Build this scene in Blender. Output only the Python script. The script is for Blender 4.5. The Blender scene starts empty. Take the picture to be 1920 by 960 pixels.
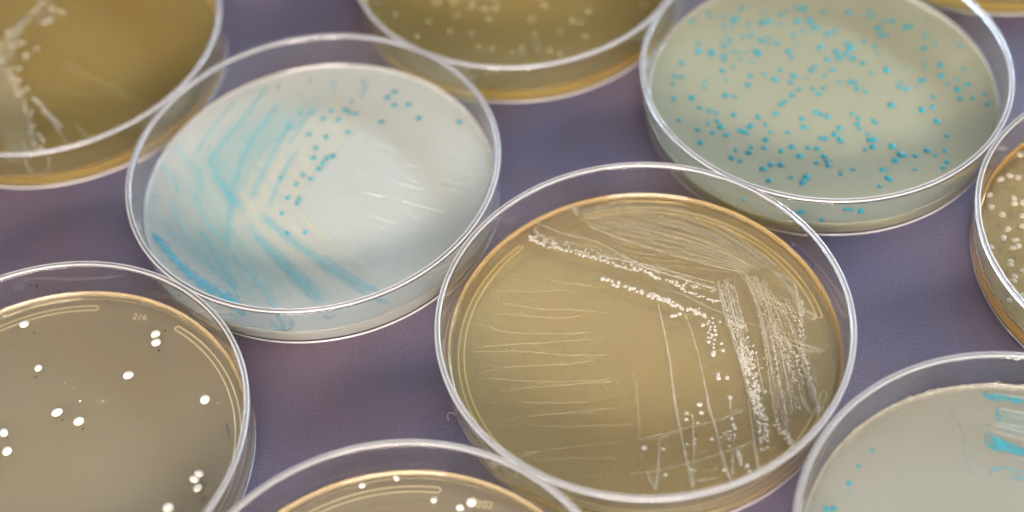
import bpy, bmesh, math, random
from mathutils import Vector, Matrix
MM = 0.001
sc = bpy.context.scene
COL = sc.collection
R = math.radians

# ------------------------------------------------------------------ camera
F, PITCH, ROLL, CAMH, SX, SY = 2745.3349, 0.8817, -0.1067, 267.3738, -24.1897, -10.8658
cr, sr, cp, sp = math.cos(ROLL), math.sin(ROLL), math.cos(PITCH), math.sin(PITCH)
RIGHT = Vector((cr, sr*sp, sr*cp)); UP = Vector((-sr, cr*sp, cr*cp)); BACK = Vector((0, -cp, sp))
cam = bpy.data.cameras.new('camera'); camo = bpy.data.objects.new('camera', cam); COL.objects.link(camo)
camo.matrix_world = Matrix(((RIGHT.x, UP.x, BACK.x, 0), (RIGHT.y, UP.y, BACK.y, 0), (RIGHT.z, UP.z, BACK.z, CAMH*MM), (0, 0, 0, 1)))
cam.sensor_fit = 'HORIZONTAL'; cam.sensor_width = 36; cam.lens = 36*F/1920
cam.shift_x = -SX/1920; cam.shift_y = SY/1920
cam.clip_start = 0.01; cam.clip_end = 50
cam.dof.use_dof = True; cam.dof.focus_distance = 0.324; cam.dof.aperture_fstop = 5.4
sc.camera = camo

def at(px, py, z):
    "photo pixel (1920 x 960) -> point in mm on the plane at height z"
    x = (px-960-SX)/F; y = -(py-480-SY)/F
    x, y = cr*x-sr*y, sr*x+cr*y
    d = (x, cp+y*sp, -sp+y*cp)
    t = (z-CAMH)/d[2]
    return Vector((d[0]*t, d[1]*t, z))

# ------------------------------------------------------------------ materials
def new_mat(name):
    m = bpy.data.materials.new(name); m.use_nodes = True
    nt = m.node_tree; nt.nodes.clear()
    out = nt.nodes.new('ShaderNodeOutputMaterial')
    return m, nt, out
def node(nt, kind, ins=None, **props):
    n = nt.nodes.new(kind)
    for k, v in props.items(): setattr(n, k, v)
    for k, v in (ins or {}).items():
        s = n.inputs[k]
        if isinstance(v, bpy.types.NodeSocket): nt.links.new(v, s)
        elif hasattr(s.default_value, '__len__') and not hasattr(v, '__len__'): s.default_value = (v,)*len(s.default_value)
        elif hasattr(s.default_value, '__len__') and len(s.default_value) == 4 and len(v) == 3: s.default_value = (*v, 1)
        else: s.default_value = v
    return n
def objco(nt): return nt.nodes.new('ShaderNodeTexCoord').outputs['Object']
def noise(nt, co, scale, detail=3, rough=.55, w=0):
    return node(nt, 'ShaderNodeTexNoise', {'Vector': co, 'Scale': scale, 'Detail': detail, 'Roughness': rough}).outputs['Fac']
def ramp(nt, fac, stops):
    n = nt.nodes.new('ShaderNodeValToRGB'); nt.links.new(fac, n.inputs[0])
    e = n.color_ramp.elements
    while len(e) < len(stops): e.new(0.5)
    for i, (p, c) in enumerate(stops):
        e[i].position = p; e[i].color = (*c, 1) if hasattr(c, '__len__') else (c, c, c, 1)
    return n.outputs[0]
def bump(nt, h, strength, dist):
    return node(nt, 'ShaderNodeBump', {'Height': h, 'Strength': strength, 'Distance': dist}).outputs[0]

def plastic_mat():
    m, nt, out = new_mat('clear_polystyrene')
    co = objco(nt)
    b = bump(nt, noise(nt, co, 60, 2), .05, .0005)
    g = node(nt, 'ShaderNodeBsdfPrincipled', {'Base Color': (.985, .985, .985), 'Roughness': .02, 'IOR': 1.56, 'Transmission Weight': 1.0, 'Normal': b})
    nt.links.new(g.outputs[0], out.inputs[0]); return m

def frost_glow_mat():
    m, nt, out = new_mat('frosted_edge_glow')  # pale frosting stands in for light guided to the plastic's edges
    co = objco(nt); n = noise(nt, co, 350, 3)
    rg = node(nt, 'ShaderNodeMapRange', {'Value': noise(nt, co, 45, 3), 'From Min': .35, 'From Max': .7, 'To Min': .03, 'To Max': .2}).outputs[0]
    g = node(nt, 'ShaderNodeBsdfPrincipled', {'Base Color': (.98, .965, .965), 'Roughness': rg, 'Normal': bump(nt, n, .12, .0006), 'IOR': 1.6, 'Specular IOR Level': .9, 'Transmission Weight': .62})
    nt.links.new(g.outputs[0], out.inputs[0]); return m

def clear_rim_mat():
    m, nt, out = new_mat('clear_rim')
    co = objco(nt); n = noise(nt, co, 350, 3)
    rg = node(nt, 'ShaderNodeMapRange', {'Value': noise(nt, co, 45, 3), 'From Min': .35, 'From Max': .7, 'To Min': .03, 'To Max': .2}).outputs[0]
    g = node(nt, 'ShaderNodeBsdfPrincipled', {'Base Color': (.98, .965, .965), 'Roughness': rg, 'Normal': bump(nt, n, .12, .0006), 'IOR': 1.6, 'Specular IOR Level': .9, 'Transmission Weight': .95})
    nt.links.new(g.outputs[0], out.inputs[0]); return m

def amber_mat(name, absorb, scat, dens_a, dens_s, bumpy=.02):
    m, nt, out = new_mat(name)
    co = objco(nt)
    b = bump(nt, noise(nt, co, 90, 3), bumpy, .001)
    g = node(nt, 'ShaderNodeBsdfPrincipled', {'Base Color': (1, 1, 1), 'Roughness': .03, 'IOR': 1.34, 'Transmission Weight': 1.0, 'Normal': b})
    nt.links.new(g.outputs[0], out.inputs[0])
    a = node(nt, 'ShaderNodeVolumeAbsorption', {'Color': absorb, 'Density': dens_a})
    s = node(nt, 'ShaderNodeVolumeScatter', {'Color': scat, 'Density': dens_s, 'Anisotropy': 0})
    add = nt.nodes.new('ShaderNodeAddShader')
    nt.links.new(a.outputs[0], add.inputs[0]); nt.links.new(s.outputs[0], add.inputs[1])
    nt.links.new(add.outputs[0], out.inputs['Volume']); return m

def milky_mat(name, col, sss=.006):
    m, nt, out = new_mat(name)
    co = objco(nt)
    b = bump(nt, noise(nt, co, 700, 3), .03, .001)
    cl = ramp(nt, noise(nt, co, 40, 4), [(.3, tuple(c*.96 for c in col)), (.7, col)])
    g = node(nt, 'ShaderNodeBsdfPrincipled', {'Base Color': cl, 'Roughness': .12, 'IOR': 1.36, 'Subsurface Weight': 1.0, 'Subsurface Radius': (1.0, .95, .7), 'Subsurface Scale': sss, 'Normal': b})
    nt.links.new(g.outputs[0], out.inputs[0]); return m

def table_mat():
    m, nt, out = new_mat('plum_vinyl')
    co = objco(nt)
    fine = noise(nt, co, 1500, 3, .6)
    big = noise(nt, co, 14, 2)
    base = ramp(nt, big, [(.32, (.118, .080, .106)), (.5, (.103, .081, .122)), (.68, (.076, .075, .136))])  # brown to navy drift puts the room's reflected colours into the vinyl
    mixn = node(nt, 'ShaderNodeMixRGB', {'Fac': .5, 'Color1': base, 'Color2': ramp(nt, fine, [(.3, .65), (.7, 1.25)])}, blend_type='MULTIPLY')
    b = bump(nt, fine, .6, .0004)
    g = node(nt, 'ShaderNodeBsdfPrincipled', {'Base Color': mixn.outputs[0], 'Roughness': .55, 'Specular IOR Level': .4, 'Normal': b})
    nt.links.new(g.outputs[0], out.inputs[0]); return m

PLASTIC = plastic_mat()
AMBER = amber_mat('amber_agar', (.98, .832, .22), (1, .975, .85), 240, 124)
DEEP = amber_mat('deep_amber_agar', (.98, .828, .06), (1, .97, .77), 225, 112)
BROWN = amber_mat('brown_agar', (.97, .80, .15), (1, .97, .85), 260, 100)
GREYAM = amber_mat('pale_amber_agar', (.964, .898, .64), (1, .985, .92), 225, 104)
MILKY = milky_mat('milky_agar', (.395, .41, .375))
GREYISH = milky_mat('greyish_agar', (.265, .26, .21))
GREENISH = milky_mat('greenish_agar', (.285, .285, .195))
FROST_GLOW = frost_glow_mat(); CLEAR_RIM = clear_rim_mat()
TABLE = table_mat()

# ------------------------------------------------------------------ mesh helpers
def link(name, bm, mat, parent=None, smooth=True):
    me = bpy.data.meshes.new(name); bm.to_mesh(me); bm.free()
    if smooth: me.polygons.foreach_set('use_smooth', [True]*len(me.polygons))
    me.materials.append(mat)
    o = bpy.data.objects.new(name, me); COL.objects.link(o)
    if parent: o.parent = parent
    return o
def lathe(prof, seg=224):
    "closed profile (r, z) in mm; r == 0 gives a pole"
    bm = bmesh.new(); rings = []
    for r, z in prof:
        if r == 0: rings.append([bm.verts.new((0, 0, z*MM))])
        else: rings.append([bm.verts.new((r*math.cos(a)*MM, r*math.sin(a)*MM, z*MM)) for a in (2*math.pi*i/seg for i in range(seg))])
    for A, B in zip(rings, rings[1:]):
        for i in range(seg):
            j = (i+1) % seg
            if len(A) == 1: bm.faces.new((A[0], B[j], B[i]))
            elif len(B) == 1: bm.faces.new((A[i], A[j], B[0]))
            else: bm.faces.new((A[i], A[j], B[j], B[i]))
    bmesh.ops.recalc_face_normals(bm, faces=bm.faces)
    return bm
def thing(name, label, cat, loc, group=None):
    o = bpy.data.objects.new(name, None); COL.objects.link(o)
    o.location = (loc[0]*MM, loc[1]*MM, 0); o['label'] = label; o['category'] = cat
    o.empty_display_size = .01
    if group: o['group'] = group
    return o

DISH_PROF = [(0, .32), (20, .32), (42.0, .32), (42.9, .32), (43.0, .34), (43.02, .4), (43.05, .72), (43.1, .76), (43.6, .76), (43.72, .8), (43.76, .95), (43.79, 1.3), (44.3, 6.5), (44.8, 11.8), (44.88, 12.6),
             (44.9, 12.84), (44.84, 12.93), (44.7, 12.95), (43.95, 12.95), (43.78, 12.93), (43.72, 12.84), (43.69, 12.6), (43.62, 11.8), (43.2, 6.5), (42.84, 1.9), (42.8, 1.2), (42.77, .78), (42.7, .66), (42.5, .62), (42.0, .62), (20, .62), (0, .62)]
FOOT_PROF = [(43.08, 0.02), (43.5, 0.0), (43.66, .08), (43.74, .25), (43.76, .5), (43.7, .68), (43.6, .72), (43.2, .72), (43.09, .66), (43.06, .4), (43.08, 0.02)]
EDGE_PROFS = [[(c+.19*math.cos(t), h+.15*math.sin(t)) for t in (2*math.pi*k/10 for k in range(11))] for c, h in ((43.98, 13.52), (44.78, 13.5))]
RIM_PROF = [(43.76, 12.98), (44.0, 12.97), (44.7, 12.97), (44.9, 12.98), (44.97, 13.08), (45.0, 13.25), (44.95, 13.42), (44.84, 13.55), (44.66, 13.64), (44.4, 13.67), (44.14, 13.64), (43.94, 13.55), (43.81, 13.42), (43.75, 13.25), (43.74, 13.06), (43.76, 12.98)]
def agar_prof(zt):
    re = 42.74+(zt-1.9)*.0835
    return [(0, .66), (20, .66), (41.6, .66), (42.3, .67), (42.52, .7), (42.66, .82), (42.71, 1.1), (42.74, 1.9), (re, zt), (re+.05, zt+.55), (re+.02, zt+.62), (re-.08, zt+.5), (re-.3, zt+.22), (re-.7, zt+.06), (re-1.3, zt+.005), (re-2, zt), (35, zt), (15, zt), (0, zt)]

ZA = 4.0                                                     # height of the agar surface
CENT = dict(zip('ACBEFGHIJK', [(-41.991, 242.451), (29.213, 186.564), (84.182, 256.956), (-100.467, 174.46), (-111.24, 299.895), (13.553, 311.672), (-27.726, 117.296), (94.205, 123.341), (150.545, 196.017), (147.2, 324.2)]))
random.seed(7)
rnd = random.random
MESH = {}
DISH = {}

def film_mat(name, col, amount, along=6, across=1.5, edge=.35, rough=.3, lo=.35, hi=.7):
    "translucent bacterial film: thin at its edges, uneven along its length (UV: u = cm along, v = 0..1 across)"
    m, nt, out = new_mat(name)
    uv = nt.nodes.new('ShaderNodeTexCoord').outputs['UV']
    mp = node(nt, 'ShaderNodeMapping', {'Vector': uv, 'Scale': (along, across, 1)}).outputs[0]
    n = node(nt, 'ShaderNodeTexNoise', {'Vector': mp, 'Scale': 2.0, 'Detail': 5, 'Roughness': .62}).outputs['Fac']
    nn = node(nt, 'ShaderNodeMapRange', {'Value': n, 'From Min': lo, 'From Max': hi, 'To Min': .25, 'To Max': 1.0}).outputs[0]
    sep = node(nt, 'ShaderNodeSeparateXYZ', {'Vector': uv}).outputs[1]
    d = node(nt, 'ShaderNodeMath', {0: sep, 1: .5}, operation='SUBTRACT').outputs[0]
    d = node(nt, 'ShaderNodeMath', {0: d}, operation='ABSOLUTE').outputs[0]
    e = node(nt, 'ShaderNodeMapRange', {'Value': d, 'From Min': .5, 'From Max': .5-edge, 'To Min': 0, 'To Max': 1}, interpolation_type='SMOOTHSTEP').outputs[0]
    f = node(nt, 'ShaderNodeMath', {0: nn, 1: e}, operation='MULTIPLY').outputs[0]
    f = node(nt, 'ShaderNodeMath', {0: f, 1: amount}, operation='MULTIPLY', use_clamp=True).outputs[0]
    t = nt.nodes.new('ShaderNodeBsdfTransparent')
    p = node(nt, 'ShaderNodeBsdfPrincipled', {'Base Color': col, 'Roughness': rough, 'IOR': 1.36})
    mx = nt.nodes.new('ShaderNodeMixShader')
    nt.links.new(f, mx.inputs[0]); nt.links.new(t.outputs[0], mx.inputs[1]); nt.links.new(p.outputs[0], mx.inputs[2])
    nt.links.new(mx.outputs[0], out.inputs[0]); return m
def colony_mat(name, col, rough=.28, mix=0.0):
    m, nt, out = new_mat(name)
    co = objco(nt)
    oi = nt.nodes.new('ShaderNodeObjectInfo').outputs['Random']
    vary = node(nt, 'ShaderNodeMapRange', {'Value': oi, 'To Min': .85, 'To Max': 1.08}).outputs[0]
    cc = node(nt, 'ShaderNodeMixRGB', {'Fac': 1, 'Color1': col, 'Color2': vary}, blend_type='MULTIPLY').outputs[0]
    p = node(nt, 'ShaderNodeBsdfPrincipled', {'Base Color': cc, 'Roughness': rough, 'IOR': 1.36})
    if mix:
        t = nt.nodes.new('ShaderNodeBsdfTransparent'); mx = nt.nodes.new('ShaderNodeMixShader'); mx.inputs[0].default_value = mix
        nt.links.new(p.outputs[0], mx.inputs[1]); nt.links.new(t.outputs[0], mx.inputs[2]); nt.links.new(mx.outputs[0], out.inputs[0])
    else: nt.links.new(p.outputs[0], out.inputs[0])
    return m
def plain(name, col, rough=.5):
    m, nt, out = new_mat(name)
    p = node(nt, 'ShaderNodeBsdfPrincipled', {'Base Color': col, 'Roughness': rough}); nt.links.new(p.outputs[0], out.inputs[0]); return m

BLUE_COL = colony_mat('blue_colony', (.015, .27, .31))
CREAM_COL = colony_mat('cream_colony', (.47, .43, .345), .42)
WHITE_COL = colony_mat('white_colony', (.70, .67, .60), .2)
FAINT_COL = colony_mat('faint_colony', (.42, .36, .19), .3, .5)
PINKISH_COL = colony_mat('pale_colony', (.48, .42, .32), .3, .3)
BLUE_STREAK = film_mat('blue_streak', (.09, .47, .56), .66, 5, 2.5, .5)
DEEP_BLUE = film_mat('deep_blue_streak', (.06, .42, .55), .95, 2, 1.5, .4)
TEAL_WASH = film_mat('teal_wash', (.22, .46, .47), .45, 1.2, 4, .5)
CREAM_WASH = film_mat('cream_wash', (.58, .565, .43), .55, 1.2, 1.2, .5)
HALO = film_mat('halo_film', (.44, .425, .29), .4, .3, .3, .5)
TAN_LINE = film_mat('scratch_film', (.66, .56, .38), .7, 3, .5, .5, .2)
CREAM_STREAK = film_mat('cream_streak', (.50, .45, .36), .7, 9, 3, .25, .3)
MILK_FILM = film_mat('milky_film', (.48, .46, .36), .52, 2, 5, .25, .25)
SPREAD = film_mat('spread_film', (.48, .46, .36), .40, 2, 4, .45, .25)
STRONG_BLUE = film_mat('strong_turquoise', (.04, .37, .46), .95, 2.5, 2, .4)
FINE_CREAM = film_mat('fine_cream', (.46, .42, .30), .42, 4, 2, .5)
FAINT_LINE = film_mat('faint_line', (.50, .44, .28), .3, 3, .5, .5)
WHITE_LINE = film_mat('white_line', (.80, .84, .78), 1.1, 3, .6, .5, .2)
GREY_SMUDGE = film_mat('grey_smudge', (.25, .31, .36), .6, 4, 2, .5)
GLUE = film_mat('glue_smear', (.55, .46, .40), .3, 8, 6, .5)
TEAL_SMUDGE = film_mat('teal_smudge', (.04, .16, .17), .55, 4, 2, .5)
SPECK = plain('dark_grit', (.01, .01, .012)); INK = plain('blue_ink', (.01, .07, .33)); INKDOT = plain('black_ink', (.01, .01, .02))
MOULD_GLINT = plain('moulded_edge_glint', (.97, .94, .85), .2)  # white on clear moulding, in place of light caught along its edges

def loc_of(key, px, py, z=ZA):
    p = at(px, py, z); return Vector((p.x-CENT[key][0], p.y-CENT[key][1]))
def mm_per_px(px, py, z=ZA): return (at(px+1, py, z)-at(px, py, z)).length
def spline(pts, step=.5):
    P = [pts[0]]+list(pts)+[pts[-1]]; out = []
    for i in range(1, len(P)-2):
        p0, p1, p2, p3 = P[i-1:i+3]; n = max(2, int((p2-p1).length/step))
        for k in range(n):
            t = k/n
            out.append(.5*((2*p1)+(p2-p0)*t+(2*p0-5*p1+4*p2-p3)*t*t+(3*p1-p0-3*p2+p3)*t**3))
    out.append(pts[-1]); return out
ZSTACK = {}
def lift(key):
    ZSTACK[key] = ZSTACK.get(key, 0)+1
    return .012+.0035*ZSTACK[key]
def ribbon(key, name, pts, width, mat, parent=None, arch=.10, wob=.12, label=None):
    "a raised ridge of growth along a traced stroke; width in photo px (one number or one per point)"
    L = [loc_of(key, *p) for p in pts]
    sc_ = mm_per_px(*pts[len(pts)//2])
    W = [w*sc_ for w in (width if hasattr(width, '__len__') else [width]*len(pts))]
    c = spline(L); n = len(c)
    z0 = ZA+lift(key)
    bm = bmesh.new(); uvl = bm.loops.layers.uv.new('uv'); rows = []; s = 0; uo = rnd()*20
    ph = rnd()*6
    for i, p in enumerate(c):
        if i: s += (p-c[i-1]).length
        d = (c[min(i+1, n-1)]-c[max(i-1, 0)]); d = d.normalized() if d.length else Vector((1, 0)); q = Vector((-d.y, d.x))
        f = i/(n-1)*(len(W)-1); k = min(int(f), len(W)-2) if len(W) > 1 else 0
        w = W[k]+(W[k+1]-W[k])*(f-k) if len(W) > 1 else W[0]
        w *= 1+wob*math.sin(s*1.7+ph)+wob*.7*math.sin(s*4.3+ph*2)
        e = min(1, .35+min(i, n-1-i)*.25)
        rows.append([(bm.verts.new(((p.x+q.x*w*e*(v-.5))*MM, (p.y+q.y*w*e*(v-.5))*MM, (z0+min(arch, w*.22)*(1-(2*v-1)**2))*MM)), s/10+uo, v) for v in (0, .25, .5, .75, 1)])
    for A, B in zip(rows, rows[1:]):
        for j in range(4):
            q4 = (A[j], B[j], B[j+1], A[j+1]); f = bm.faces.new([x[0] for x in q4])
            for lp, x in zip(f.loops, q4): lp[uvl].uv = (x[1], x[2])
    o = link(name, bm, mat, parent or DISH[key][2])
    if label: o['label'] = label
    return o
def patch(key, name, poly, mat, parent=None, h=.03):
    "a spread film with thinning edge, traced outline in photo px"
    L = spline([loc_of(key, *p) for p in poly+[poly[0]]], 1.5)[:-1]
    cx = sum((p for p in L), Vector((0, 0)))/len(L); z0 = ZA+lift(key)
    bm = bmesh.new(); uvl = bm.loops.layers.uv.new('uv'); rows = []
    for f, v in ((1, 0), (.85, .13), (.65, .3), (.35, .45)):
        rows.append([(bm.verts.new(((cx.x+(p.x-cx.x)*f)*MM, (cx.y+(p.y-cx.y)*f)*MM, (z0+h*(1-f))*MM)), v, p) for p in L])
    cv = bm.verts.new((cx.x*MM, cx.y*MM, (z0+h)*MM)); n = len(L)
    def put(f, vs):
        for lp, x in zip(f.loops, vs): lp[uvl].uv = (x[0].co.x/MM/10+x[0].co.y/MM/17, x[1])
    for A, B in zip(rows, rows[1:]):
        for i in range(n):
            j = (i+1) % n; vs = (A[i], A[j], B[j], B[i]); put(bm.faces.new([x[0] for x in vs]), vs)
    for i in range(n):
        j = (i+1) % n; vs = (rows[-1][i], rows[-1][j], (cv, .5)); put(bm.faces.new([x[0] for x in vs]), vs)
    bmesh.ops.recalc_face_normals(bm, faces=bm.faces)
    return link(name, bm, mat, parent or DISH[key][2])
def dome_bm(bm, x, y, z, r, h, seg=14, rings=4):
    ecc = 1+.12*(rnd()-.5); rot = rnd()*3.14; prev = None
    for k in range(rings):
        a = k/rings*math.pi/2; rr = r*math.cos(a); zz = z+h*math.sin(a)
        ring = []
        for i in range(seg):
            t = 2*math.pi*i/seg; px, py = rr*math.cos(t)*ecc, rr*math.sin(t)/ecc
            ring.append(bm.verts.new(((x+px*math.cos(rot)-py*math.sin(rot))*MM, (y+px*math.sin(rot)+py*math.cos(rot))*MM, zz*MM)))
        if prev:
            for i in range(seg): bm.faces.new((prev[i], prev[(i+1) % seg], ring[(i+1) % seg], ring[i]))
        prev = ring
    top = bm.verts.new((x*MM, y*MM, (z+h)*MM))
    for i in range(seg): bm.faces.new((prev[i], prev[(i+1) % seg], top))
def colonies(key, spots, mat, name='colony', dome=.34, group=True):
    "spots: (px, py, r in px); the hundred largest are objects of their own, the rest one growth mesh"
    out = []
    for px, py, r in spots:
        p = loc_of(key, px, py)
        if p.length > 42.0: continue
        out.append((p.x, p.y, r*mm_per_px(px, py)))
    out.sort(key=lambda a: -a[2])
    ag = DISH[key][2]; proto = None
    for x, y, r in out[:100]:
        if proto is None or mat.name not in MESH:
            bm = bmesh.new(); dome_bm(bm, 0, 0, -.02, 1.0, dome, 18, 5)
            o = proto = link(name, bm, mat, ag); MESH[mat.name] = o
        else:
            o = proto.copy(); COL.objects.link(o); o.parent = ag
        o.location = (x*MM, y*MM, (ZA+.01)*MM)
        e = 1+.3*(rnd()-.5); o.scale = (r*e, r/e, r); o.rotation_euler = (0, 0, rnd()*6.28)
    if out[100:]:
        bm = bmesh.new()
        for x, y, r in out[100:]: dome_bm(bm, x, y, ZA, r, r*(dome+.05), 10, 3)
        o = link('colony_growth', bm, mat, ag); o['kind'] = 'stuff'
def dedup(spots, d=4.5):
    out = []
    for p in spots:
        if all((p[0]-q[0])**2+(p[1]-q[1])**2 > d*d for q in out): out.append(p)
    return out
def zc(x0, y0, s, pts, r=None): return [(x0+p[0]/s, y0+p[1]/s, (p[2]/s if len(p) > 2 else r)) for p in pts]

def ridge(key, a0, a1, rad=40.2, half=.62, tube=.19, z=.86):
    "raised stacking ridge moulded on the dish floor: a long slot outline whose white stands in for light on its edges"
    pts = []
    n = max(8, int(abs(a1-a0)/2)); A0, A1 = R(a0), R(a1)
    for i in range(n+1): a = A0+(A1-A0)*i/n; pts.append(((rad+half)*math.cos(a), (rad+half)*math.sin(a)))
    sg = 1 if A1 > A0 else -1
    for i in range(1, 6):
        t = math.pi*i/6; a = A1+sg*half*math.sin(t)/rad; rr = rad+half*math.cos(t); pts.append((rr*math.cos(a), rr*math.sin(a)))
    for i in range(n+1): a = A1+(A0-A1)*i/n; pts.append(((rad-half)*math.cos(a), (rad-half)*math.sin(a)))
    for i in range(1, 6):
        t = math.pi*i/6; a = A0-sg*half*math.sin(t)/rad; rr = rad-half*math.cos(t); pts.append((rr*math.cos(a), rr*math.sin(a)))
    bm = bmesh.new(); rows = []; N = len(pts)
    for i, p in enumerate(pts):
        q = Vector(pts[(i+1) % N])-Vector(pts[i-1]); q.normalize(); nx, ny = -q.y, q.x
        rows.append([bm.verts.new(((p[0]+nx*tube*math.cos(t))*MM, (p[1]+ny*tube*math.cos(t))*MM, (z+tube*.8*math.sin(t))*MM)) for t in (2*math.pi*k/8 for k in range(8))])
    for i in range(N):
        Ar, Br = rows[i], rows[(i+1) % N]
        for k in range(8): bm.faces.new((Ar[k], Br[k], Br[(k+1) % 8], Ar[(k+1) % 8]))
    bmesh.ops.recalc_face_normals(bm, faces=bm.faces)
    return link('stacking_ridge', bm, MOULD_GLINT, DISH[key][1])

def dish(key, agar_mat, label, ridges=()):
    t = thing('petri_dish', label, 'petri dish', CENT[key], 'petri dishes on the dark table')
    def part(name, prof, mat, par):
        k = (name, prof[0])
        if k not in MESH:
            o = link(name, lathe(prof), mat, par); MESH[k] = o
        else:
            o = MESH[k].copy(); COL.objects.link(o); o.parent = par
            if o.data.materials[0] != mat:
                o.data = o.data.copy(); o.data.materials[0] = mat
        return o
    d = part('plastic_base', DISH_PROF, PLASTIC, t)
    part('rim', RIM_PROF, CLEAR_RIM, d)
    for ep in EDGE_PROFS: part('rim_edge', ep, FROST_GLOW, d)  # pale rings drawn where bright lines of light run along the rim
    part('foot_ring', FOOT_PROF, FROST_GLOW, d)  # pale ring added for the line of light along the floor edge
    a = part('agar', agar_prof(ZA), agar_mat, t)
    l = part('agar_lip_glow', LIP_PROF, LIP_GLOW[agar_mat.name], a)
    DISH[key] = (t, d, a)
    for r in ridges: ridge(key, *r)

LIP_PROF = [(42.95, 4.5), (42.96, 4.72), (42.92, 4.8), (42.86, 4.76), (42.78, 4.5), (42.66, 4.3), (42.48, 4.14), (42.3, 4.06), (42.1, 4.015), (42.3, 4.008), (42.7, 4.15), (42.86, 4.3), (42.95, 4.5)]  # added collar around the agar; pale colour stands in for the meniscus glow
def lip_glow_mat(name, col):
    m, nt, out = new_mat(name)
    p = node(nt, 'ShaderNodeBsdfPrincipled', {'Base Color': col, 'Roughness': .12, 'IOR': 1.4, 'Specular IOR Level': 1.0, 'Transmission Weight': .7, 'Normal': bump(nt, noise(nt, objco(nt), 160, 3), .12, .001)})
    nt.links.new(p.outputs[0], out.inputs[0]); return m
LIP_GLOW = {'amber_agar': lip_glow_mat('amber_lip_glow', (.80, .62, .32)), 'deep_amber_agar': lip_glow_mat('deep_lip_glow', (.72, .52, .20)), 'pale_amber_agar': lip_glow_mat('pale_lip_glow', (.80, .66, .42))}
LIP_GLOW['brown_agar'] = LIP_GLOW['deep_amber_agar']; LIP_GLOW['milky_agar'] = LIP_GLOW['greyish_agar'] = LIP_GLOW['greenish_agar'] = lip_glow_mat('milky_lip_glow', (.72, .69, .62))
dish('A', MILKY, 'petri dish of pale agar with blue streaks fanning over its left half')
dish('B', GREENISH, 'greenish agar petri dish scattered all over with small separate blue dots')
dish('C', AMBER, 'large brown agar petri dish with cream streaks, bead chains and scratched lines', [(127, 222), (5, 101), (-25, -120)])
dish('E', GREYAM, 'grey-brown agar petri dish with a few big separate white colonies', [(82, 178), (51, -44)])
dish('F', DEEP, 'amber agar petri dish with pale smeared streak growth along its left side')
dish('G', DEEP, 'deep amber petri dish with faint blurry round colonies, between two blue-dotted dishes')
dish('H', GREYAM, 'brown agar petri dish with five small white colonies near its back rim', [(76, 172), (38, -55)])
dish('I', GREYISH, 'greyish agar petri dish with ragged torn edge and turquoise streaks at right', [(88, 150)])
dish('J', BROWN, 'brown agar petri dish crowded with many pale round colonies')
dish('K', DEEP, 'amber petri dish behind the blue-dotted dish, only its front edge showing')

# --- blue dotted dish
S = 5.647
B1 = zc(1220, 0, S, [(430,225),(330,665),(235,885),(250,800),(330,815),(510,450),(510,540),(570,920),(780,270),(900,200),(780,590),(780,640),(765,750),(980,390),(1070,370),(1140,565),(1180,240),(1250,220),(1380,735),(1060,800),(1205,785),(1315,840),(1030,900),(1465,540),(1515,370),(1560,75),(1560,225),(1745,290),(1690,230),(1875,360),(1800,495),(1520,800),(1480,870),(1700,745),(1745,710),(1840,800),(1830,930),(1720,940),(1575,945),(1870,630),(1620,90),(1830,130)], 5.4)
B1 += zc(1220, 0, S, [(650,540),(965,85),(840,420),(870,710),(920,550),(950,620),(1010,560),(1190,440),(1240,400),(1340,455),(1385,150),(1450,110),(1620,330)], 4)
B1 += zc(1560, 0, S, [(180,135),(545,220),(640,225),(490,300),(520,370),(780,290),(30,320),(340,440),(215,500),(180,520),(45,550),(80,610),(235,620),(330,670),(580,740),(975,510),(1085,460),(1360,485),(990,710),(1150,690),(1155,800),(1395,730),(955,850),(215,870),(270,935),(710,915),(790,940),(1225,890),(1325,840),(1330,945),(1435,895),(5,735)], 5.4)+zc(1560, 0, S, [(400,120)], 4)
B1 += zc(1220, 160, S, [(250,140),(440,130),(795,105),(895,115),(520,235),(620,265),(695,290),(885,310),(295,365),(710,380),(610,400),(740,440),(500,465),(660,500),(800,525),(960,480),(1015,505),(1060,430),(1140,335),(1325,300),(1390,200),(1425,165),(1500,105),(1570,50),(1220,415),(1270,495),(1220,575),(1455,500),(1600,355),(1630,445),(1750,285),(1810,310),(1880,335),(1780,90),(530,605),(900,685),(855,765),(950,800),(1065,655),(1040,710),(1205,660),(1385,695),(1500,650),(1580,750),(1670,660),(1760,670),(1810,560),(1850,565),(1835,750),(1870,800),(1885,850),(1755,820),(1190,885),(1275,840),(1380,840)], 5.5)
B1 += zc(1560, 160, S, [(630,210),(1070,120),(1070,230),(955,260),(1115,380),(215,300),(280,345),(265,410),(295,460),(440,370),(470,400),(85,450),(30,520),(90,580),(385,515),(400,580),(455,570),(350,680),(435,650),(640,645),(1220,535),(725,730),(780,745),(885,745),(675,795),(1010,690),(1095,740),(1205,695),(1220,815),(1180,875),(220,890),(95,935),(545,895),(875,885),(1355,140),(1495,135),(1620,90),(1640,200),(1750,130),(1330,45)], 5.6)
B1 += zc(1320, 310, 4.8, [(585,135),(780,105),(925,105),(890,155),(1665,120),(1580,190),(380,270),(700,320),(875,395),(1060,465),(1270,365),(1320,370),(1410,385),(1890,365),(1850,400)], 5.8)
B1 = dedup(B1)
for _ in range(48): B1.append((1300+500*rnd(), 22+150*rnd(), 3.4+1.2*rnd()))
B1 = dedup(B1)
colonies('B', [(x, y, r*(.76+.55*rnd()**1.3)) for x, y, r in B1], BLUE_COL)

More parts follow.
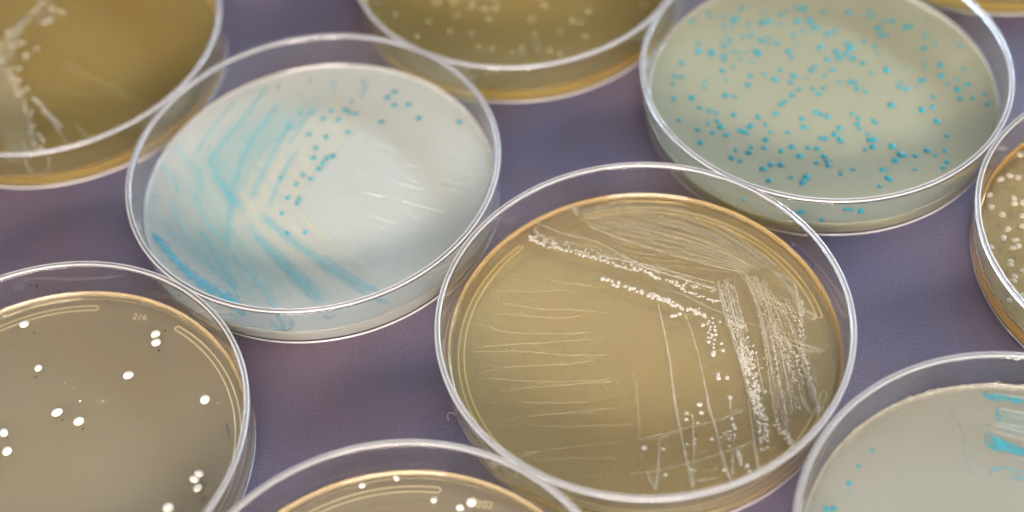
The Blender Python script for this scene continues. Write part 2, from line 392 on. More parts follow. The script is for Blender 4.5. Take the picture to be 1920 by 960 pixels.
# --- blue streaked dish
patch('A', 'growth_film', [(275,400),(285,330),(330,265),(420,200),(520,150),(640,140),(720,165),(740,190),(690,230),(640,290),(590,350),(575,400),(620,450),(680,500),(730,545),(690,575),(600,600),(480,600),(380,550),(310,480)], CREAM_WASH)
patch('A', 'growth_film', [(300,340),(345,280),(425,215),(520,170),(630,150),(655,170),(600,205),(545,260),(505,330),(475,390),(440,450),(420,500),(370,500),(330,450),(300,400)], TEAL_WASH)
patch('A', 'growth_film', [(330,440),(420,400),(470,420),(520,480),(560,540),(540,585),(470,580),(390,530),(345,490)], TEAL_WASH)
patch('A', 'growth_film', [(465,425),(520,455),(575,510),(630,560),(610,578),(560,560),(510,500)], TEAL_WASH)
ag = DISH['A'][2]
ribbon('A', 'streak', [(286,440),(300,455),(330,488),(362,518),(402,546),(440,568),(462,584)], [14,18,22,26,30,26,18], DEEP_BLUE, label='thick bright blue streak')
ribbon('A', 'streak', [(284,437),(296,446),(312,455),(322,463)], [8,9,6,4], DEEP_BLUE)
for pts, w in [([(310,410),(330,445),(350,465),(380,490),(420,520),(450,560)], 14), ([(372,430),(400,470),(425,510),(445,545)], 10), ([(425,452),(440,480),(470,515),(500,550),(515,575),(530,600),(536,616)], [7,8,9,9,10,11,12]),
               ([(460,418),(490,450),(520,480),(555,515),(590,545),(612,568)], 9), ([(478,440),(520,490),(560,530),(600,570)], 12), ([(488,400),(510,425),(540,450),(580,480),(620,510),(660,535),(700,560)], 7),
               ([(497,408),(530,435),(580,472),(640,515),(712,550)], 6), ([(605,478),(640,505),(690,535),(716,552)], 6), ([(698,556),(715,560),(728,563)], [8,12,15]), ([(604,586),(618,591),(632,584)], [7,11,8]),
               ([(505,598),(520,610),(535,616),(548,608),(543,592)], 5), ([(432,582),(448,588),(462,582)], 7),
               ([(445,188),(410,225),(385,260),(368,288)], 10), ([(500,165),(470,205),(435,250),(405,285),(398,308),(428,360),(455,390)], 9), ([(520,195),(500,225),(475,260),(455,300),(438,350)], 9),
               ([(545,232),(532,253),(523,270),(507,299),(497,322),(482,350),(474,372)], 9), ([(585,212),(572,226),(555,253),(538,276)], 8), ([(557,284),(545,302),(530,330),(515,362),(508,388)], 7), ([(400,330),(430,370),(460,402)], 8),
               ([(420,340),(432,390),(430,440),(424,460)], 8), ([(438,350),(432,400),(425,450)], 6), ([(332,276),(350,300),(372,325),(380,360)], 8), ([(305,312),(325,335),(335,370)], 9), ([(284,366),(302,374)], [13,8]), ([(300,316),(308,308)], 13), ([(330,278),(338,272)], 9),
               ([(452,180),(475,172),(500,166)], 5), ([(520,158),(523,172)], 11), ([(580,146),(584,158)], 12), ([(624,152),(626,172)], 13), ([(680,148),(684,168),(676,184)], 14), ([(360,360),(390,420),(420,450)], 9), ([(320,380),(345,430),(375,465)], 10)]:
    slim = hasattr(w, '__len__') or len(pts) <= 3
    ribbon('A', 'streak', pts, w if slim else w*.62, BLUE_STREAK)
    if not hasattr(w, '__len__') and len(pts) > 3:            # finer loop lines running beside the main pass
        for d in (-.95, -.5, .55, 1.0)[(0 if len(pts) > 4 else 1):(4 if len(pts) > 4 else 3)]: ribbon('A', 'streak', [(x+d*w*.8+1.5*(rnd()-.5), y-d*w*.5+1.5*(rnd()-.5)) for x, y in pts], 2.2, BLUE_STREAK)
A1 = zc(480, 120, 4.8, [(605,490),(675,420),(740,500),(800,415),(835,435),(895,445),(480,630),(630,657),(828,612),(540,755),(518,843),(638,845),(697,828),(603,893),(567,943),(1125,520)], 5.0)+zc(480, 120, 4.8, [(300,560),(405,440),(510,430),(860,340)], 4)
A1 += zc(480, 300, 4.8, [(422,135),(493,170),(365,218),(285,338),(275,336),(392,350),(370,390),(235,480),(445,650),(285,655),(225,160)], 4.4)+zc(690, 120, 4.8, [(237,250),(175,300),(237,370),(362,367),(120,520),(458,487),(820,522)], 5.2)
colonies('A', dedup(A1), BLUE_COL)
for p in zc(690, 300, 4.8, []): pass
for a, b in [((767,337),(790,345)), ((823,336),(890,352)), ((825,351),(869,365)), ((690,365),(730,372)), ((746,376),(850,404)), ((769,407),(788,412)), ((702,408),(746,421)), ((711,424),(728,430)), ((750,440),(759,444)), ((773,452),(797,464)), ((763,467),(784,477)), ((725,481),(740,489)), ((813,482),(818,485)),
             ((630,386),(647,385)), ((668,451),(674,453)), ((672,490),(686,499)), ((664,322),(678,323)), ((682,362),(720,369)), ((672,490),(689,502)), ((733,487),(741,489)), ((700,270),(760,285)), ((840,285),(880,296)), ((760,310),(800,316)), ((745,345),(800,357))]:
    m = ((a[0]+b[0])/2, (a[1]+b[1])/2+.8); ribbon('A', 'scratch_line', [a, m, b], [2.2, 3.0, 1.8], WHITE_LINE, arch=.05)  # white put on the scratches in place of the light they reflect

# --- streaked amber dish: thin scratches on the left
for pts in [[(235,75),(380,103),(500,123),(640,142)], [(150,150),(300,163),(505,153)], [(130,205),(240,220),(380,240),(520,243),(675,255)], [(145,265),(250,267),(440,278),(560,270)], [(50,305),(120,312),(210,340),(400,350),(615,345)], [(60,415),(200,403),(400,388),(600,377)],
            [(40,428),(140,430),(280,428),(450,445),(690,445)], [(90,530),(160,510),(300,495),(480,488),(620,470)], [(90,545),(260,560),(480,565),(690,553)], [(120,625),(250,600),(450,583),(700,562)], [(120,665),(220,655),(400,662),(600,662)], [(180,750),(300,722),(450,710),(700,685)],
            [(210,780),(300,765),(500,768),(755,760)], [(290,905),(400,875),(560,855),(740,838)], [(330,925),(500,910),(768,912)]]:
    p = [(860+x/2.4, 480+y/2.4) for x, y in pts]
    ribbon('C', 'scratch_line', p, [1.6]+[2.3]*(len(p)-2)+[1.8], TAN_LINE, arch=.07)
ribbon('C', 'scratch_line', [(980,858),(990,850),(1010,848)], [7,5,2], CREAM_STREAK)
V1 = [(1232,565),(1243,610),(1250,645),(1256,680),(1263,735),(1268,770),(1275,805),(1283,845),(1291,880),(1300,916)]
V2 = [(1281,584),(1292,610),(1305,650),(1315,690),(1325,740),(1331,770),(1341,800),(1350,840),(1362,880),(1371,905)]
V3 = [(1370,630),(1385,670),(1395,710),(1402,740),(1410,800),(1416,850),(1421,885)]
ribbon('C', 'streak', V1, [3,3.8,4.6,4.8,5,7,6,5,7,10], CREAM_STREAK); ribbon('C', 'streak', V2, [2.6,2.6,3,3,3,8,7,5,6,10], CREAM_STREAK); ribbon('C', 'streak', V3, [2,2.4,2.4,2.6,3,4,6], CREAM_STREAK)
ribbon('C', 'scratch_line', [(1186,690),(1195,740),(1197,800),(1196,830)], 1.8, TAN_LINE)
ribbon('C', 'streak', [(1255,543),(1285,555),(1330,577),(1395,604),(1428,614)], [1.6,2.6,3,3,1.6], CREAM_STREAK)
for pts, w in [([(1197,827),(1240,815),(1275,806),(1340,790),(1397,769)], 3), ([(1220,826),(1250,818),(1278,809)], 2.6), ([(1180,889),(1232,883),(1300,866),(1360,848),(1412,828)], 3), ([(1245,840),(1273,832)], 2), ([(1375,844),(1398,837)], 3.5), ([(1310,888),(1350,877)], 1.8)]:
    ribbon('C', 'scratch_line', pts, w*1.25, CREAM_STREAK)
for pts, w in [([(1212,886),(1217,897),(1222,907),(1229,919)], [4,8,6,9]), ([(1236,823),(1235,845),(1235,870),(1232,900),(1228,919)], [5,5,6,7,10]), ([(1299,785),(1300,820),(1301,848)], [3,4,6]), ([(1303,851),(1318,848),(1332,844)], 5), ([(1301,850),(1300,880),(1299,912)], [4,4,6]), ([(1300,904),(1325,900),(1345,897)], 5.5),
               ([(1368,742),(1369,758),(1369,771)], 6), ([(1370,771),(1392,768)], 5), ([(1376,815),(1375,832)], [4,7]), ([(1374,845),(1374,862),(1373,892)], [3,3,7]), ([(1384,845),(1387,858),(1391,872)], [7,9,8]), ([(1417,840),(1421,862),(1424,888)], [4,4,6]), ([(1275,780),(1298,779)], 3), ([(1278,850),(1292,851)], 4)]:
    ribbon('C', 'streak', pts, w, CREAM_STREAK)
K = zc(1180, 730, 4.8, [(130,530,30),(300,540,20),(517,498,20),(590,455,18),(590,495,18),(517,215,20),(512,272,20),(632,138,28),(647,212,24),(615,305,18),(565,240,12),(740,450,22),(820,433,14),(850,400,15),(878,382,15),(910,378,16),(877,415,13),(908,415,13),(893,453,18),(898,515,16),(948,352,22),(945,412,18),(935,320,22),(918,265,22),(905,75,25),(930,650,18),(1003,675,20),(1062,692,24),(1082,742,22),(850,728,22),(890,770,15),(548,725,20),(592,732,13),(325,772,22),(105,610,12),(1000,640,20),(985,590,24),(975,560,20)])
K += zc(1200, 540, 4.8, [(565,335,22),(605,325,15),(620,300,15),(655,315,14),(635,348,16),(672,348,16),(630,375,16),(675,380,18),(612,400,15),(645,420,20),(680,420,18),(612,445,14),(640,445,16),(670,465,17),(618,485,22),(662,505,15),(662,535,16),(660,580,25),(660,600,25),(732,500,18),(748,563,20),(720,305,16),(655,272,15),(703,780,25),(706,812,25),(783,808,24),(290,252,24),(320,250,20),(356,233,22),(495,230,17),(530,185,13),(112,90,20),(1115,632,11),(1098,718,11),(985,780,16),(1020,880,17),(1028,850,14),(1045,790,15),(1050,835,15),(1070,890,16),(1075,930,18),(1130,930,14),(1008,637,13),(993,585,14),(1045,580,15),(1018,520,13),(1015,720,16),(1020,685,12),(990,685,12)])
K += [(1130,523,5.2),(1139,525,5),(1147,527,4),(1150,534,4.4),(1157,537,4.6),(1160,530,4),(1172,537,4.6),(1181,541,5),(1188,541,4.4),(1194,547,4),(1202,546,4.6),(1204,550,4)]
def path_at(P, t):
    f = t*(len(P)-1); k = min(int(f), len(P)-2); f -= k
    return (P[k][0]+(P[k+1][0]-P[k][0])*f, P[k][1]+(P[k+1][1]-P[k][1])*f)
def chain(P, n, r0, r1, jit): return [(*[c+jit*(rnd()-.5)*2 for c in path_at(P, (i+rnd()*.5)/n)], r0+(r1-r0)*rnd()) for i in range(n)]
def band(P, Q, n, r0, r1, bias=1.0):
    out = []
    for _ in range(n):
        t, f = rnd(), rnd()**bias; a, b = path_at(P, t), path_at(Q, t)
        out.append((a[0]+(b[0]-a[0])*f, a[1]+(b[1]-a[1])*f, (r0+(r1-r0)*f)*(.75+.5*rnd())))
    return out
K += chain([(1215,551),(1228,556),(1245,562),(1262,570),(1280,577),(1300,584),(1326,591)], 44, 3, 4.6, 3.2)
K += chain([(1262,527),(1276,538),(1300,550),(1330,562),(1352,568)], 30, 2.2, 3.6, 3.2)
K += chain([(1178,498),(1215,508),(1226,518),(1240,524)], 12, 3, 4, 2.5)
K += band([(996,432),(1050,448),(1120,462),(1190,486),(1260,505),(1340,530)], [(993,447),(1040,462),(1110,482),(1180,507),(1250,528),(1345,552)], 260, 1.2, 2.7)
K += chain([(993,445),(1010,458),(1040,465),(1080,476),(1120,484),(1165,500)], 34, 2.8, 4.2, 2.5)
SW = [[(1346,527),(1352,560),(1362,600),(1376,640),(1388,680),(1400,720),(1412,765),(1420,800),(1424,850)], [(1374,520),(1384,560),(1396,600),(1410,645),(1418,690),(1426,735),(1438,780),(1442,815),(1440,840)]]
for lo, hi, n, r0, r1 in ((0, .3, 240, .9, 1.6), (.25, .5, 75, 1.6, 2.8), (.45, .75, 60, 2.3, 3.6), (.7, 1, 44, 2.4, 3.7)):
    for _ in range(n):
        t = lo+(hi-lo)*rnd(); a, b = path_at(SW[0], t), path_at(SW[1], t); f = rnd(); K.append((a[0]+(b[0]-a[0])*f, a[1]+(b[1]-a[1])*f, r0+(r1-r0)*rnd()))
K += chain([(1388,640),(1393,665),(1400,690),(1405,697)], 26, 2.6, 3.6, 1.5)
K += chain([(1405,735),(1420,748),(1430,775),(1436,800)], 24, 3, 4, 5)
K += band([(1396,515),(1412,555),(1426,600),(1438,650),(1448,700),(1458,745),(1472,800)], [(1428,525),(1445,560),(1462,610),(1474,660),(1486,710),(1496,745),(1500,770)], 260, .9, 1.8)
K += chain([(1448,630),(1458,690),(1468,740),(1474,790),(1480,828)], 46, 1.8, 3, 3.5)
K += chain([(1462,640),(1480,680),(1492,720)], 40, 1.8, 2.8, 4)
K += chain([(1455,790),(1468,810),(1474,828),(1490,830)], 22, 2.6, 4, 6)
K += chain([(1500,640),(1512,680),(1522,720),(1532,755),(1537,775)], 60, 2.6, 3.8, 2.5)
K += chain([(1505,560),(1500,600),(1505,640)], 50, 1.4, 2.4, 5)
K += chain([(1478,640),(1490,665),(1500,690),(1506,730)], 30, 1.8, 3, 4)
K += chain([(1440,600),(1456,625),(1470,640)], 40, 1.3, 2.2, 6)
for k in range(9):                                           # parallel passes of the first, thickest spreading
    f = k/8; lo = [(1084,412),(1125,432),(1200,458),(1300,488),(1388,512)]; hi = [(1100,390),(1180,388),(1262,394),(1350,424),(1455,500)]
    P = [(a[0]+(b[0]-a[0])*f+3*(rnd()-.5), a[1]+(b[1]-a[1])*f+2*(rnd()-.5)) for a, b in zip(lo, hi)]
    ribbon('C', 'growth_film', P, [6, 13, 15, 15, 9], SPREAD, wob=.2)
for P in SW[:1]+[[(1360,525),(1368,560),(1380,602),(1398,650),(1410,690)]]+[[(1398,512),(1422,575),(1440,650),(1456,715),(1468,770)], [(1414,516),(1440,580),(1460,650),(1474,710),(1484,745)], [(1430,522),(1458,590),(1474,650),(1488,710)]]:
    ribbon('C', 'growth_film', P[:6], [14]*3+[8]*(len(P[:6])-3), SPREAD, wob=.25)
for P, w_ in [([(1452,512),(1480,540),(1500,575),(1532,598)], [10,16,20,10]), ([(1440,505),(1470,520),(1495,535)], [8,14,8])]: ribbon('C', 'growth_film', P, w_, SPREAD, wob=.25)
for pts, w in [([(1003,418),(1060,440),(1120,455),(1180,487),(1240,505),(1340,531)], [4,4,4,3,3,3]), ([(1110,480),(1170,490),(1240,512),(1300,530),(1345,545)], [3,5,6,6,6]), ([(1385,512),(1405,540),(1425,590),(1435,640),(1448,700),(1460,760),(1476,822)], 3), ([(1430,525),(1448,590),(1462,640),(1472,700),(1476,740)], 2.5), ([(1462,570),(1485,615),(1500,670),(1515,730),(1532,782)], 3),
               ([(1345,525),(1350,550),(1358,590)], 3), ([(1376,520),(1382,560),(1392,600),(1404,625)], 2.5), ([(1417,660),(1424,700),(1434,745)], 4), ([(1428,554),(1470,572),(1515,588),(1535,594)], 2.5), ([(1432,618),(1480,638),(1515,650),(1545,660)], [2,3,8,10]), ([(1518,586),(1530,596),(1522,602)], 8), ([(1500,740),(1510,762),(1522,776),(1534,778)], [8,12,13,9]),
               ([(1490,530),(1496,560),(1500,590),(1505,615)], [6,7,12,8]), ([(1508,690),(1520,725),(1533,762)], 7), ([(1000,428),(1010,440),(1022,446)], [9,7,5]), ([(1066,385),(1076,394),(1084,408)], [12,12,7]), ([(1395,515),(1412,535),(1428,560)], 4), ([(1100,425),(1180,455),(1290,488),(1384,510)], 3.5), ([(1165,425),(1250,440),(1330,465),(1410,500)], 3)]:
    ribbon('C', 'streak', pts, w, CREAM_STREAK)
FAN = [[(1398,520),(1420,580),(1434,650),(1444,720),(1455,790)], [(1408,520),(1432,580),(1450,650),(1462,715),(1476,780)], [(1420,525),(1444,590),(1464,660),(1478,725),(1486,770)], [(1436,540),(1462,600),(1482,660),(1496,720),(1506,765)],
       [(1455,560),(1480,610),(1500,660),(1514,712),(1526,760)], [(1470,560),(1496,610),(1512,660),(1528,715),(1537,760)], [(1364,540),(1378,600),(1394,650),(1410,705),(1424,770)], [(1352,545),(1370,610),(1386,660),(1402,720),(1418,800)],
       [(1440,560),(1490,585),(1530,600)], [(1436,624),(1490,650),(1540,662)], [(1405,545),(1450,575),(1500,600)]]
for P in FAN:
    Lp = sum(math.dist(a, b) for a, b in zip(P, P[1:])); K += chain(P, int(Lp/5.2), 1.2, 2.1, 1.3)
    ribbon('C', 'streak', P, 2.2, TAN_LINE, arch=.05)
for P in FAN[:8]:
    sh = 4+3*rnd(); Q = [(x+sh+1.5*rnd(), y+3*rnd()) for x, y in P]; K += chain(Q, 34, .8, 1.6, 1.6)
    ribbon('C', 'streak', Q, 1.8, TAN_LINE, arch=.04)
for k in range(10):
    y0 = 545+k*21; ribbon('C', 'streak', [(1412+k*5, y0), (1450+k*4, y0+13+4*rnd()), (1488+k*4, y0+22+5*rnd())], 1.6, TAN_LINE, arch=.04)
for k in range(9):
    y0 = 404+k*9; ribbon('C', 'scratch_line', [(1100+k*8, y0+6), (1200, y0+12+k), (1300, y0+36-k), (1400, min(520, y0+88-k*6))], 1.8, TAN_LINE, arch=.04)
colonies('C', [(x, y, r*.9) for x, y, r in K], CREAM_COL, dome=.28)
for px, py, r in [(1070,387,3),(1078,388,3.4),(1084,391,2.6),(1066,390,2),(1142,381,3),(1150,382,2.6),(1157,382,2)]:
    p = loc_of('C', px, py, 4.3); p = p.normalized()*min(p.length, 42.5); bm = bmesh.new(); dome_bm(bm, 0, 0, 0, r*.115, r*.09, 10, 4)
    o = link('bubble', bm, LIP_GLOW['milky_agar'], DISH['C'][2]); o.location = (p.x*MM, p.y*MM, (ZA+.12)*MM)

# --- the white colony dishes
colonies('E', zc(0, 560, 2.4, [(110,115,19),(700,160,21),(703,197,21),(578,344,22),(922,453,23),(172,313,17),(257,512,22),(355,552,22),(18,603,20),(32,686,22),(895,788,21),(875,812,21),(890,852,21),(757,941,25)]), WHITE_COL, dome=.75)
colonies('H', zc(640, 860, 6, [(235,300,36),(620,215,38),(1040,465,36),(1465,488,56),(1335,550,40)]), WHITE_COL, dome=.75)
colonies('J', dedup(zc(1780, 200, 3.84, [(370,522),(437,495),(492,508),(288,635),(465,660),(470,698),(303,720),(380,775),(530,690),(530,785),(525,860),(420,882),(390,945),(475,960),(510,345)], 6.8)+zc(1780, 400, 3.84, [(390,185),(475,195),(457,250),(498,235),(300,245),(440,345),(443,375),(470,455),(465,490),(530,415),(455,615),(530,590)], 6.4)), PINKISH_COL)
colonies('G', zc(690, 0, 3.556, [(400,150),(545,210),(595,100),(690,45),(775,60),(845,55),(800,125),(685,230),(735,315),(820,330),(960,350),(1020,320),(1020,365),(1110,230),(1115,275),(1130,325),(1210,340),(1275,360),(1090,125),(1170,35),(1280,215),(1440,245),(1465,80),(1360,140),(1410,150),(1835,40),(320,245),(70,30),(180,100),(460,20),(690,10),(570,15),(850,5),(700,500),(795,485)], 7), FAINT_COL, dome=.2)
# --- smeared amber dish
for k in range(16):
    f = k/15; ribbon('F', 'streak', [(-40+60*f, 165-60*f+20*rnd()), (-5+55*f, 95-60*f), (35+50*f, 45-40*f), (85+35*f, 5-22*f)], 4+4*rnd(), FINE_CREAM)
for k in range(20):
    f = k/19; x0 = -40+75*f; ribbon('F', 'streak', [(x0-18+6*rnd(), 95+40*f), (x0+10, 165+14*f), (x0+36-8*f, 240+6*f), (x0+62-22*f, 310-20*f-8*rnd())], 4+5*rnd(), FINE_CREAM)
for pts, w in [([(62,182),(80,200),(100,226),(114,238)], 7), ([(100,235),(115,255),(130,272)], 4), ([(140,235),(155,250),(168,262)], 4), ([(20,70),(60,40),(105,10)], 6), ([(45,265),(48,300),(62,322),(80,324),(92,305),(90,280)], 5)]:
    ribbon('F', 'streak', pts, w, CREAM_STREAK)
for k in range(14):
    x0 = 95+17*k; ribbon('F', 'scratch_line', [(x0, 95+9*k+8*rnd()), (x0+22, 118+9*k), (x0+40+10*rnd(), 134+9*k)], 3, FAINT_LINE, arch=.05)
colonies('F', [(68,92,5),(50,103,5),(46,106,4.5),(115,22,5.5),(98,18,5),(90,38,6),(82,42,6),(97,34,5),(65,186,5.5),(73,194,5.5),(80,205,4.5),(85,210,5.5),(92,217,5.5),(98,224,6),(103,229,5.5),(112,236,5),(104,241,4),(50,167,5),(36,128,5),(22,86,6),(40,80,6),(15,60,6),(66,20,6),(75,6,6),(35,150,4.5),(55,250,5),(62,270,5),(70,285,5)]+chain([(0,110),(30,160),(60,230),(85,290)], 34, 3, 5, 9), PINKISH_COL)

# --- dish with torn agar edge
for x, y, r in zc(1520, 700, 3.6925, []): pass
colonies('I', zc(1520, 700, 3.6925, [(425,537,14),(333,643,14),(267,760,19),(112,940,22),(160,935,20),(265,823,9)]), BLUE_COL)
ribbon('I', 'streak', [(1843,738),(1856,744),(1885,746),(1925,755),(1960,760)], [18,24,22,22,22], STRONG_BLUE); ribbon('I', 'streak', [(1842,735),(1848,742),(1856,752)], [6,10,8], STRONG_BLUE)
ribbon('I', 'streak', [(1869,764),(1871,778),(1872,792)], 12, STRONG_BLUE); ribbon('I', 'streak', [(1849,797),(1858,797)], 11, STRONG_BLUE)
patch('I', 'growth_film', [(1846,806),(1858,812),(1890,826),(1930,842),(1960,850),(1960,868),(1920,860),(1880,848),(1850,840)], STRONG_BLUE); ribbon('I', 'streak', [(1849,812),(1850,830),(1856,838),(1880,848)], [8,9,10,5], STRONG_BLUE)
ribbon('I', 'streak', [(1857,890),(1861,881),(1888,878),(1905,882),(1925,888)], [11,8,6,5,6], STRONG_BLUE); ribbon('I', 'streak', [(1892,892),(1908,896),(1930,899)], [7,9,8], STRONG_BLUE)
patch('I', 'growth_film', [(1868,760),(1900,765),(1950,775),(1960,830),(1910,825),(1875,812),(1862,795)], TEAL_WASH)
for a, b in [((1875,766),(1925,777)), ((1890,779),(1925,788)), ((1863,792),(1925,803)), ((1858,808),(1925,826)), ((1865,798),(1925,812)), ((1862,738),(1925,748)), ((1895,855),(1925,863))]:
    ribbon('I', 'scratch_line', [a, ((a[0]+b[0])/2, (a[1]+b[1])/2-.5), b], 2.6, WHITE_LINE, arch=.08)
ribbon('I', 'smudge', [(1779,763),(1790,782),(1804,806)], [7,9,8], GREY_SMUDGE); ribbon('I', 'smudge', [(1806,810),(1812,850),(1822,890)], 8, GREY_SMUDGE)
# torn, crinkled agar collar clinging to the back wall
def torn_edge(key, a0, a1):
    bm = bmesh.new(); rows = []; n = 260; uvl = None
    for i in range(n+1):
        t = i/n; a = R(a0+(a1-a0)*t)
        env = min(1, t*8, (1-t)*8)
        h = env*.75*(.55+.45*math.sin(i*.31)+.35*math.sin(i*.113+1)+.25*math.sin(i*.83))
        h = max(.08, h)
        rows.append([bm.verts.new(((42.9+.02*math.sin(i)-d)*math.cos(a)*MM, (42.9+.02*math.sin(i)-d)*math.sin(a)*MM, (ZA+z)*MM)) for d, z in ((-.02, .3), (-.06, .5+h), (.12+.08*math.sin(i*1.7), .55+h*.9), (.35+.2*math.sin(i*.9+2), .4+h*.4), (.75+.25*math.sin(i*.57), .12), (1.1, .03))])
    for A, B in zip(rows, rows[1:]):
        for k in range(5): bm.faces.new((A[k], B[k], B[k+1], A[k+1]))
    bmesh.ops.recalc_face_normals(bm, faces=bm.faces)
    m, nt, out = new_mat('torn_agar')
    co = objco(nt)
    p = node(nt, 'ShaderNodeBsdfPrincipled', {'Base Color': (.85, .82, .72), 'Roughness': .1, 'IOR': 1.38, 'Transmission Weight': .88, 'Normal': bump(nt, noise(nt, co, 900, 3), .5, .0006)})
    nt.links.new(p.outputs[0], out.inputs[0])
    o = link('torn_edge', bm, m, DISH[key][2]); o['label'] = 'ragged crinkled torn agar edge'
torn_edge('I', 152, 42)

# --- marks on the plastic walls
def on_wall(key, px, py, rad=None, far=True):
    "point where the sight line of a photo pixel meets the dish wall"
    best = None
    for i in range(20, 1290):
        z = i/100; p = at(px, py, z); v = Vector((p.x-CENT[key][0], p.y-CENT[key][1]))
        rr = 43.66+(z-.7)*.0965+(.0 if rad is None else rad)
        d = abs(v.length-rr)
        if best is None or d < best[0]: best = (d, v, z)
    return best[1], best[2]
def blot(key, px, py, r, mat, name, h=.05, zmin=0):
    v, z = on_wall(key, px, py, .03); z = max(z, zmin); u = v.normalized(); tng = Vector((-u.y, u.x)); rm = r*mm_per_px(px, py, z)
    bm = bmesh.new(); ring0, ring1 = [], []
    for i in range(12):
        t = 2*math.pi*i/12; k = 1+.3*(rnd()-.5)
        c = u*v.length+tng*rm*k*math.cos(t); zz = z+rm*1.2*k*math.sin(t)
        ring0.append(bm.verts.new((c.x*MM, c.y*MM, zz*MM))); c2 = c+u*h-tng*rm*.15*math.cos(t); ring1.append(bm.verts.new((c2.x*MM, c2.y*MM, (zz-rm*.15*math.sin(t))*MM)))
    bm.faces.new(ring0[::-1]); bm.faces.new(ring1)
    for i in range(12): bm.faces.new((ring0[i], ring0[(i+1) % 12], ring1[(i+1) % 12], ring1[i]))
    return link(name, bm, mat, DISH[key][1], False)
for x, y, r in [(1487,477,2.6),(1492,483,1.8),(1497,488,2),(1502,493,2.4),(1506,497,2.2),(1510,502,2.4),(1515,507,1.8),(1519,511,2),(1523,517,2.6)]: blot('C', x, y, r*1.2, INK, 'ink_mark', zmin=5.5)
for x, y, r in [(823,549,2),(829,547,1.8),(836,545,2.2),(842,542,2.4),(848,539,2.4),(853,536,1.6)]: blot('A', x, y, r, INK, 'ink_mark')
for x, y, r in [(58.5,532,1.6),(69,532,1.9),(68,535.5,1.4),(340,550,2.2)]: blot('E', x, y, r, SPECK, 'dark_speck')
for px, py, r in [(310,620,1.8),(298,657,2),(64,625,1.6),(66.5,707,1.8),(117,787,1.5),(156,804,1.8)]:
    p = loc_of('E', px, py); bm = bmesh.new(); dome_bm(bm, 0, 0, 0, r*mm_per_px(px, py), .12, 8, 2)
    o = link('dark_speck', bm, SPECK, DISH['E'][2]); o.location = (p.x*MM, p.y*MM, (ZA+.01)*MM)
ribbon('E', 'smudge', [(424,790),(427,806),(431,826)], [5,9,6], TEAL_SMUDGE)
# pale dust on the agar of the white colony dish
DUST = plain('pale_dust', (.62, .58, .48))
for px, py, r in [(8,592,2),(150,752,2.6),(122,719,1.4),(138,727,1.4),(193,752,1.5),(408,756,1.8),(326,765,1),(54,806,1.4),(83,807,1.2),(99,807,1.2),(258,790,1.4),(168,634,1.4),(263,636,1),(135,605,1.2),(325,702,1.2),(280,705,1),(42,635,1.2),(67,640,1.2)]:
    p = loc_of('E', px, py); bm = bmesh.new(); dome_bm(bm, 0, 0, 0, r*mm_per_px(px, py), .1, 7, 2)
    o = link('dust_grain', bm, DUST, DISH['E'][2]); o.location = (p.x*MM, p.y*MM, (ZA+.01)*MM)
# little ring of a burst bubble in the streaked dish
bm = bmesh.new(); p = loc_of('C', 1552, 665); rows = []
for i in range(40):
    t = 2*math.pi*i/40; rows.append([bm.verts.new(((1.18+.04*math.cos(k))*math.cos(t)*MM, (1.18+.04*math.cos(k))*math.sin(t)*MM, .05*math.sin(k)*MM)) for k in (2*math.pi*j/6 for j in range(6))])
for i in range(40):
    for j in range(6): bm.faces.new((rows[i][j], rows[(i+1) % 40][j], rows[(i+1) % 40][(j+1) % 6], rows[i][(j+1) % 6]))
o = link('bubble_ring', bm, FAINT_COL, DISH['C'][2]); o.location = (p.x*MM, p.y*MM, (ZA+.02)*MM)
# mould numbers
def mould_number(key, text, px, py, size, rot):
    cu = bpy.data.curves.new('mould_number', 'FONT'); cu.body = text; cu.size = size*MM; cu.extrude = .00006; cu.align_x = 'CENTER'; cu.align_y = 'CENTER'; cu.offset = .00002
    o = bpy.data.objects.new('mould_number', cu); COL.objects.link(o); o.parent = DISH[key][1]
    me = bpy.data.meshes.new_from_object(o.evaluated_get(bpy.context.evaluated_depsgraph_get())); bpy.data.objects.remove(o)
    o = bpy.data.objects.new('mould_number', me); COL.objects.link(o); o.parent = DISH[key][1]
    p = loc_of(key, px, py, 2.0); o.location = (p.x*MM, p.y*MM, .00075); o.rotation_euler = (0, 0, R(rot)); me.materials.clear(); me.materials.append(MOULD_GLINT)
mould_number('E', '216', 262, 594, 2.3, -14); mould_number('H', '202', 908, 946, 2.4, -14)
# smear of old label glue on the back wall of the torn-edge dish
def wall_smear(key, pts, w, mat):
    bm = bmesh.new(); uvl = bm.loops.layers.uv.new('uv'); rows = []; s = 0; last = None
    for px, py in pts:
        v, z = on_wall(key, px, py, .04)
        if last is not None: s += (v-last).length
        last = v; rows.append([(bm.verts.new((v.x*MM, v.y*MM, (z+(t-.5)*w)*MM)), s/10, t) for t in (0, .25, .5, .75, 1)])
    for A, B in zip(rows, rows[1:]):
        for k in range(4):
            q = (A[k], B[k], B[k+1], A[k+1]); f = bm.faces.new([x[0] for x in q])
            for lp, x in zip(f.loops, q): lp[uvl].uv = (x[1], x[2])
    return link('glue_smear', bm, mat, DISH[key][1])
wall_smear('I', [(1652,748),(1665,738),(1680,728),(1695,715),(1710,703),(1722,695),(1742,688)], 2.2, GLUE)
wall_smear('E', [(40,523),(80,518),(120,520),(160,520),(200,517),(235,512)], 1.8, GLUE)
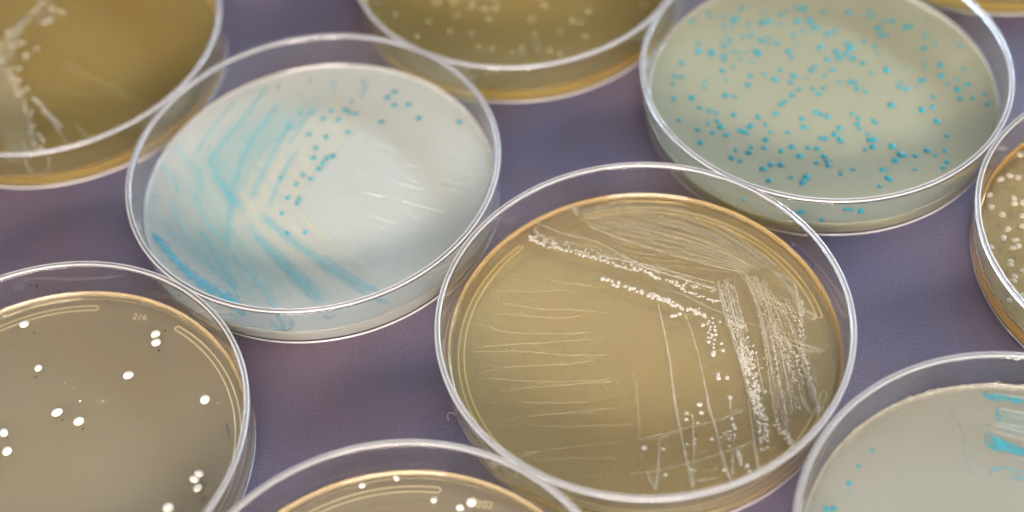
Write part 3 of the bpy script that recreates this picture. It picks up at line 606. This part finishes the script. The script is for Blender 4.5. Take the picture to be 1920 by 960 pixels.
# pale fibre on the table
p0 = [at(x, y, .3) for x, y in [(842,788),(839,781),(842,775),(848,774),(853,778)]]
c = at(846, 782, 0); pts = spline([Vector((p.x-c.x, p.y-c.y)) for p in p0], .2)
bm = bmesh.new(); rows = []
for i, p in enumerate(pts):
    d = (pts[min(i+1, len(pts)-1)]-pts[max(i-1, 0)]).normalized(); q = Vector((-d.y, d.x))
    rows.append([bm.verts.new(((p.x+q.x*.07*math.cos(k))*MM, (p.y+q.y*.07*math.cos(k))*MM, (.1+.07*math.sin(k)+.15*math.sin(i*.2))*MM)) for k in (2*math.pi*j/6 for j in range(6))])
for A, B in zip(rows, rows[1:]):
    for j in range(6): bm.faces.new((A[j], B[j], B[(j+1) % 6], A[(j+1) % 6]))
fib = link('fibre', bm, plain('pale_fibre', (.45, .42, .5)), None); fib.location = (c.x*MM, c.y*MM, .0002)
fib['label'] = 'tiny curled pale fibre lying on the table beside the streaked brown dish'; fib['category'] = 'fibre'

bm = bmesh.new(); bmesh.ops.create_grid(bm, x_segments=1, y_segments=1, size=3)
tab = link('tabletop', bm, TABLE, None, False); tab.location = (0, .4, -.00005); tab['kind'] = 'structure'; tab['label'] = 'dark plum grained tabletop under the petri dishes'

# ------------------------------------------------------------------ light
w = bpy.data.worlds.new('World'); sc.world = w; w.use_nodes = True
wnt = w.node_tree
up = node(wnt, 'ShaderNodeSeparateXYZ', {'Vector': wnt.nodes.new('ShaderNodeTexCoord').outputs['Generated']}).outputs[2]
room = ramp(wnt, up, [(.0, (.10, .10, .10)), (.72, (.11, .105, .10)), (.90, (1.0, .955, .94)), (1, (1, .955, .94))])     # dim walls, bright ceiling
xx = node(wnt, 'ShaderNodeSeparateXYZ', {'Vector': wnt.nodes.new('ShaderNodeTexCoord').outputs['Generated']})
def soft(v, a, b): return node(wnt, 'ShaderNodeMapRange', {'Value': v, 'From Min': a, 'From Max': b, 'To Min': 0, 'To Max': 1}, interpolation_type='SMOOTHSTEP').outputs[0]
def mul(a, b): return node(wnt, 'ShaderNodeMath', {0: a, 1: b}, operation='MULTIPLY').outputs[0]
pane = mul(mul(mul(soft(xx.outputs[0], -.09, -.02), soft(xx.outputs[0], .5, .4)), mul(soft(up, .66, .72), soft(up, .86, .80))), soft(xx.outputs[1], 0, .1))
room = node(wnt, 'ShaderNodeMixRGB', {'Fac': pane, 'Color1': room, 'Color2': (1.35, 1.52, 1.62)}).outputs[0]                     # the skylight behind the bench
wnt.links.new(room, wnt.nodes['Background'].inputs[0]); wnt.nodes['Background'].inputs[1].default_value = 1.25
def area(name, loc, target, size, col, power):
    l = bpy.data.lights.new(name, 'AREA'); l.shape = 'RECTANGLE'; l.size, l.size_y = size; l.color = col; l.energy = power
    o = bpy.data.objects.new(name, l); COL.objects.link(o); o.location = loc
    o.rotation_euler = (Vector(target)-Vector(loc)).to_track_quat('-Z', 'Y').to_euler()
    return o
area('window_light', (1.15, 1.1, .62), (0, .2, 0), (1.2, .13), (.60, .79, 1), 31)
area('room_light', (-.15, -.8, .42), (0, .2, 0), (.7, .17), (1, .86, .76), 29)

# ------------------------------------------------------------------ render
sc.view_settings.view_transform = 'Standard'; sc.view_settings.look = 'None'
sc.view_settings.exposure = 0.14; sc.view_settings.gamma = 1
c = sc.cycles
c.use_denoising = True
try: c.denoiser = 'OPENIMAGEDENOISE'
except Exception: pass
c.max_bounces = 20; c.diffuse_bounces = 4; c.glossy_bounces = 8; c.transmission_bounces = 20; c.volume_bounces = 12; c.transparent_max_bounces = 24
c.caustics_reflective = True; c.caustics_refractive = True; c.blur_glossy = .3
c.sample_clamp_indirect = 16
